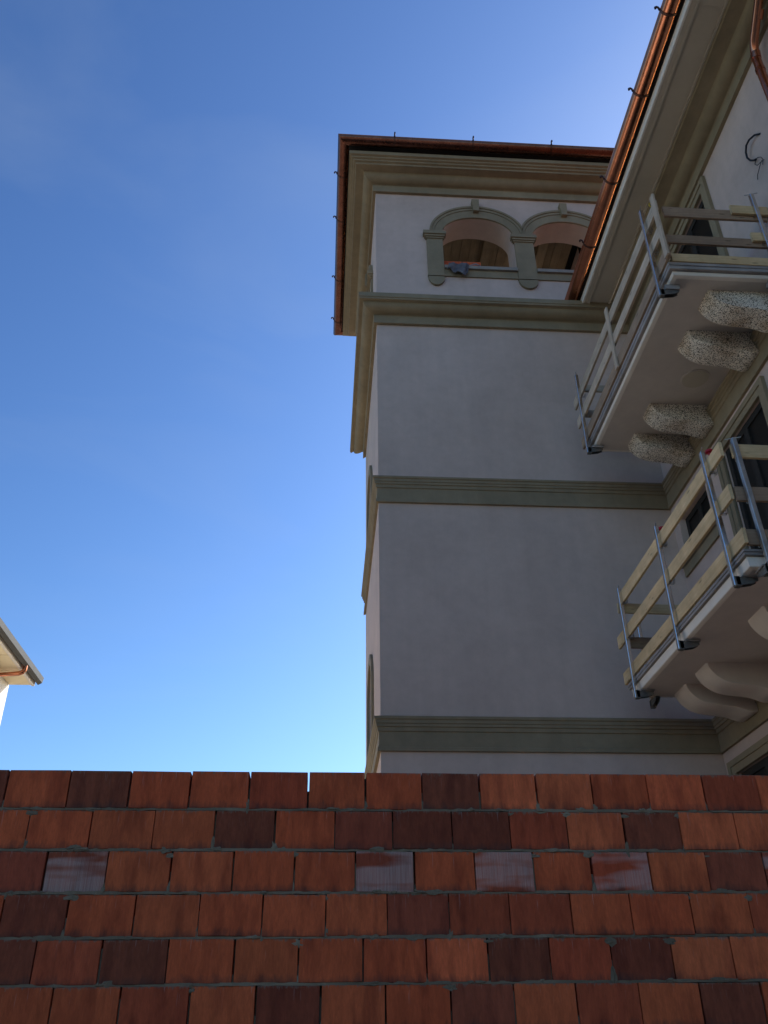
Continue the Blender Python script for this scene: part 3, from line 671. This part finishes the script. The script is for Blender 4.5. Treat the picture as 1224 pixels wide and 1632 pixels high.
board('guard_board', 'brown_x', 3.40, 4.56, 6.032, 6.062, 8.685, 8.805, 'brown middle board across the near end of the upper balcony', GU)
board('guard_board', 'new_x', 4.30, 4.57, 5.996, 6.028, 8.730, 8.850, 'short pale board lapped onto the middle near-end board of the upper balcony', GU)
board('guard_board', 'new_x', 3.40, 4.56, 6.030, 6.060, 8.408, 8.520, 'pale toe board across the near end of the upper balcony', GU)
board('guard_board', 'old_x', 3.365, 4.50, 9.075, 9.105, 9.225, 9.335, 'grey top board across the tower end of the upper balcony', GU)
board('guard_board', 'old_x', 3.365, 4.50, 9.075, 9.105, 8.790, 8.905, 'grey middle board across the tower end of the upper balcony', GU)
board('batten', 'old_z', XU-.024, XU-.001, 5.925, 6.005, 8.40, 9.30, 'upright scuffed batten at the near corner of the upper guard rail', GU)
board('batten', 'old_z', XU-.024, XU-.001, 7.640, 7.720, 8.41, 9.36, 'upright grey batten midway along the upper guard rail', GU)
board('guard_board', 'new_y', XW, XW+.03, 6.02, 8.93, 5.990, 6.135, 'fresh yellow top board along the front of the lower balcony', GL)
board('guard_board', 'new_y', XW, XW+.03, 6.04, 9.28, 5.560, 5.705, 'fresh yellow middle board along the front of the lower balcony', GL)
board('guard_board', 'new_y', XW, XW+.03, 6.00, 9.27, 5.112, 5.252, 'fresh yellow toe board along the front edge of the lower balcony', GL)
board('guard_board', 'new_x', 3.47, 4.56, 6.000, 6.030, 5.965, 6.105, 'fresh top board across the near end of the lower balcony', GL)
board('guard_board', 'brown_x', 3.42, 4.56, 6.032, 6.062, 5.540, 5.680, 'brown middle board across the near end of the lower balcony', GL)
board('guard_board', 'brown_x', 3.42, 4.56, 6.032, 6.062, 5.112, 5.260, 'brown toe board across the near end of the lower balcony', GL)
board('guard_board', 'new_x', 3.33, 4.50, 8.965, 8.995, 5.880, 6.000, 'top board across the tower end of the lower balcony', GL)
board('guard_board', 'brown_x', 3.405, 4.50, 8.965, 8.995, 5.450, 5.580, 'brown middle board across the tower end of the lower balcony', GL)

# ------------------------------------------------------------------ guard rail clamp posts
def post(base, z0, z1, inward, zs, hooks, label, packing=True, red=False, mat='zinc', lean=(0, 0)):
    base = Vector((*base, z0)); inw = Vector((*inward, 0)); sd_ = Vector((-inw.y, inw.x, 0)); top = Vector((base.x+lean[0], base.y+lean[1], z1))
    root = empty('guardrail_post', base, label, 'post', 'clamp posts of the balcony guard rails')
    def bx_(mb, c, a, b_, h, ch=0.0025):             # a along inward, b_ along side
        t = MB().box(-a/2, a/2, -b_/2, b_/2, -h/2, h/2, ch)
        mb.add([c+inw*p.x+sd_*p.y+Vector((0, 0, p.z)) for p in t.v], t.f)
    # square tube
    mb = MB(); r_ = 0.0215; ch = 0.004
    oct_ = [(-r_+ch, -r_), (r_-ch, -r_), (r_, -r_+ch), (r_, r_-ch), (r_-ch, r_), (-r_+ch, r_), (-r_, r_-ch), (-r_, -r_+ch)]
    for p in (base, top):
        mb.v += [p+inw*a+sd_*b_ for a, b_ in oct_]
    mb.f = [(j, (j+1) % 8, 8+(j+1) % 8, 8+j) for j in range(8)] + [tuple(range(7, -1, -1)), tuple(range(8, 16))]
    mb.build('tube', mat, root)
    # lower jaw: tapered channel reaching under the slab, with a timber packer on top
    jw = MB(); L_ = 0.185
    for s_ in (-0.026, 0.021):
        P = lambda u, z, d, s_=s_: base+inw*u+sd_*(s_+d)+Vector((0, 0, z))
        jw.prism([(0.0, 0.0), (0.0, 0.075), (L_, 0.062), (L_, 0.038), (L_*0.7, 0.012), (0.05, 0.0)], P, 0, 0.005)
    bx_(jw, base+inw*(L_/2)+Vector((0, 0, 0.066)), L_, 0.05, 0.006)
    bx_(jw, base+inw*0.01+Vector((0, 0, 0.035)), 0.05, 0.052, 0.09)
    jw.build('clamp_jaw', 'iron', root)
    if packing:
        pk = MB(); zt = zs-0.004; zb = z0+0.072
        if zt-zb > 0.006: bx_(pk, base+inw*0.125+Vector((0, 0, (zt+zb)/2-z0)), 0.15, 0.075, zt-zb); pk.build('packing_block', 'grey_x', root)
    # hooks carrying the boards
    for h in hooks:
        hk = MB(); y_ = 0.0
        for s_ in (-0.014, 0.014):
            hk.tube([base+sd_*s_+inw*0.015+Vector((0, 0, h-z0-0.012)), base+sd_*s_+inw*0.072+Vector((0, 0, h-z0-0.012)), base+sd_*s_+inw*0.078+Vector((0, 0, h-z0-0.004)), base+sd_*s_+inw*0.078+Vector((0, 0, h-z0+0.045))], 0.004, 6)
        hk.build('board_hook', 'zinc_dull', root)
    tb = MB(); tb.tube([top-Vector((0, 0, 0.01)), top+Vector((0, 0, 0.022))], 0.007, 8); tb.tube([top+sd_*-0.065+inw*-0.02+Vector((0, 0, 0.016)), top+sd_*0.065+inw*0.02+Vector((0, 0, 0.012))], 0.0045, 6)
    tb.build('toggle_bar', 'zinc_dull', root)
    if red:
        nk = MB(); p0 = base+inw*0.078+sd_*0.045+Vector((0, 0, hooks[-1]-z0)); zr = red-z0
        p1 = base+inw*0.078+sd_*0.045
        nk.tube([p0+sd_*-0.045+Vector((0, 0, -0.012)), p0+Vector((0, 0, -0.012)), p1+Vector((0, 0, zr-0.05))], 0.008, 8); nk.build('threaded_rod', 'white_pl', root, smooth=True)
        rc = MB(); rc.tube([p1+Vector((0, 0, zr-0.055)), p1+Vector((0, 0, zr-0.03)), p1+Vector((0, 0, zr-0.022)), p1+Vector((0, 0, zr-0.004)), p1+Vector((0, 0, zr))], [0.012, 0.014, 0.034, 0.036, 0.030], 18)
        rc.build('cap', 'red', root, smooth=True)
    return root
px = XU-0.0235; UH = (8.40, 8.765, 9.10); LH = (5.105, 5.555, 5.985)
post((px, 6.252), 8.135, 9.405, (1, 0), 8.27, UH, 'blue-glinting galvanised post nearest the corner of the upper balcony')
post((px, 9.035), 8.165, 9.455, (1, 0), 8.27, UH, 'galvanised post at the tower end of the upper balcony front')
post((4.425, 5.972), 8.135, 9.41, (0, 1), 8.27, (8.40, 8.72, 9.135), 'galvanised post near the wall across the end of the upper balcony')
px = XW-0.0235
post((px, 7.575), 4.845, 6.19, (1, 0), 4.935, LH, 'middle galvanised post on the front of the lower balcony', red=6.215)
post((px, 6.262), 4.850, 6.21, (1, 0), 4.935, LH, 'tall galvanised post beside the near corner of the lower balcony', red=6.25, lean=(0, 0.035))
post((px, 8.905), 4.845, 6.15, (1, 0), 4.935, LH, 'galvanised post at the tower end of the lower balcony front')
post((3.520, 5.974), 4.845, 6.13, (0, 1), 4.935, (5.105, 5.53, 5.96), 'dull scratched post across the near end of the lower balcony', mat='zinc_dull', lean=(-0.03, 0))
post((3.60, 9.125+0.012), 4.82, 6.03, (0, -1), 4.935, (5.44, 5.87), 'thin galvanised post behind the boards beside the tower wall', packing=False)
tag(MB().tube([(3.335+0.02*math.cos(R(a)), 6.06, 9.285+0.03*math.sin(R(a))) for a in range(0, 361, 30)], 0.005, 6).build('tie_loop', 'yellow', smooth=True), 'small yellow tie loop on the top board corner of the upper balcony', 'tie')

# ------------------------------------------------------------------ things on the loggia sill
cl = MB(); nx, ny = 26, 22
for i in range(nx+1):
    for j in range(ny+1):
        u = i/nx; t = j/ny; x = 1.775+0.34*u
        wv = 0.016*math.sin(9*u+2*t)+0.01*math.sin(21*u+5*t)
        s = t*0.36 - (0.05*math.sin(5*u+1)+0.03*math.sin(14*u))*t
        if s < 0.17: y_, z_ = YF+0.09-s, 12.288+0.012*abs(math.sin(6*u+8*t))+0.004
        else: y_, z_ = YF-0.085-0.02*abs(math.sin(7*u))-wv*0.9, 12.29-(s-0.17)
        cl.v.append(Vector((x+0.03*math.sin(4*t+u)*t, y_, z_)))
cl.f = [(i*(ny+1)+j, (i+1)*(ny+1)+j, (i+1)*(ny+1)+j+1, i*(ny+1)+j+1) for i in range(nx) for j in range(ny)]
co = tag(cl.build('cloth', 'cloth', smooth='all'), 'dark grey cloth hanging over the sill of the left loggia arch', 'cloth')
md = co.modifiers.new('solid', 'SOLIDIFY'); md.thickness = 0.008
tag(MB().tube([(2.10, YF-0.03, 12.296), (2.20, YF-0.02, 12.355), (2.24, YF-0.02, 12.365), (2.34, YF-0.03, 12.296), (2.12, YF-0.04, 12.292)], 0.010, 8).build('bent_strip', 'zinc_dull', smooth=True), 'pale bent metal strip lying beside the cloth on the loggia sill', 'strip')
for i, (x0, x1) in enumerate(((1.735, 2.03), (2.04, 2.33))):
    bmm = BM[i][0]
    o = link('loose_brick', bmm, ((x0+x1)/2 if False else (x0+x1)/2, YF+0.115, 12.374), None); o.scale = (x1-x0, 1, 1)
    o.color = (*O, 1); tag(o, ('orange brick standing at the left end of the loggia sill' if i == 0 else 'orange brick behind the bent strip on the loggia sill'), 'brick')
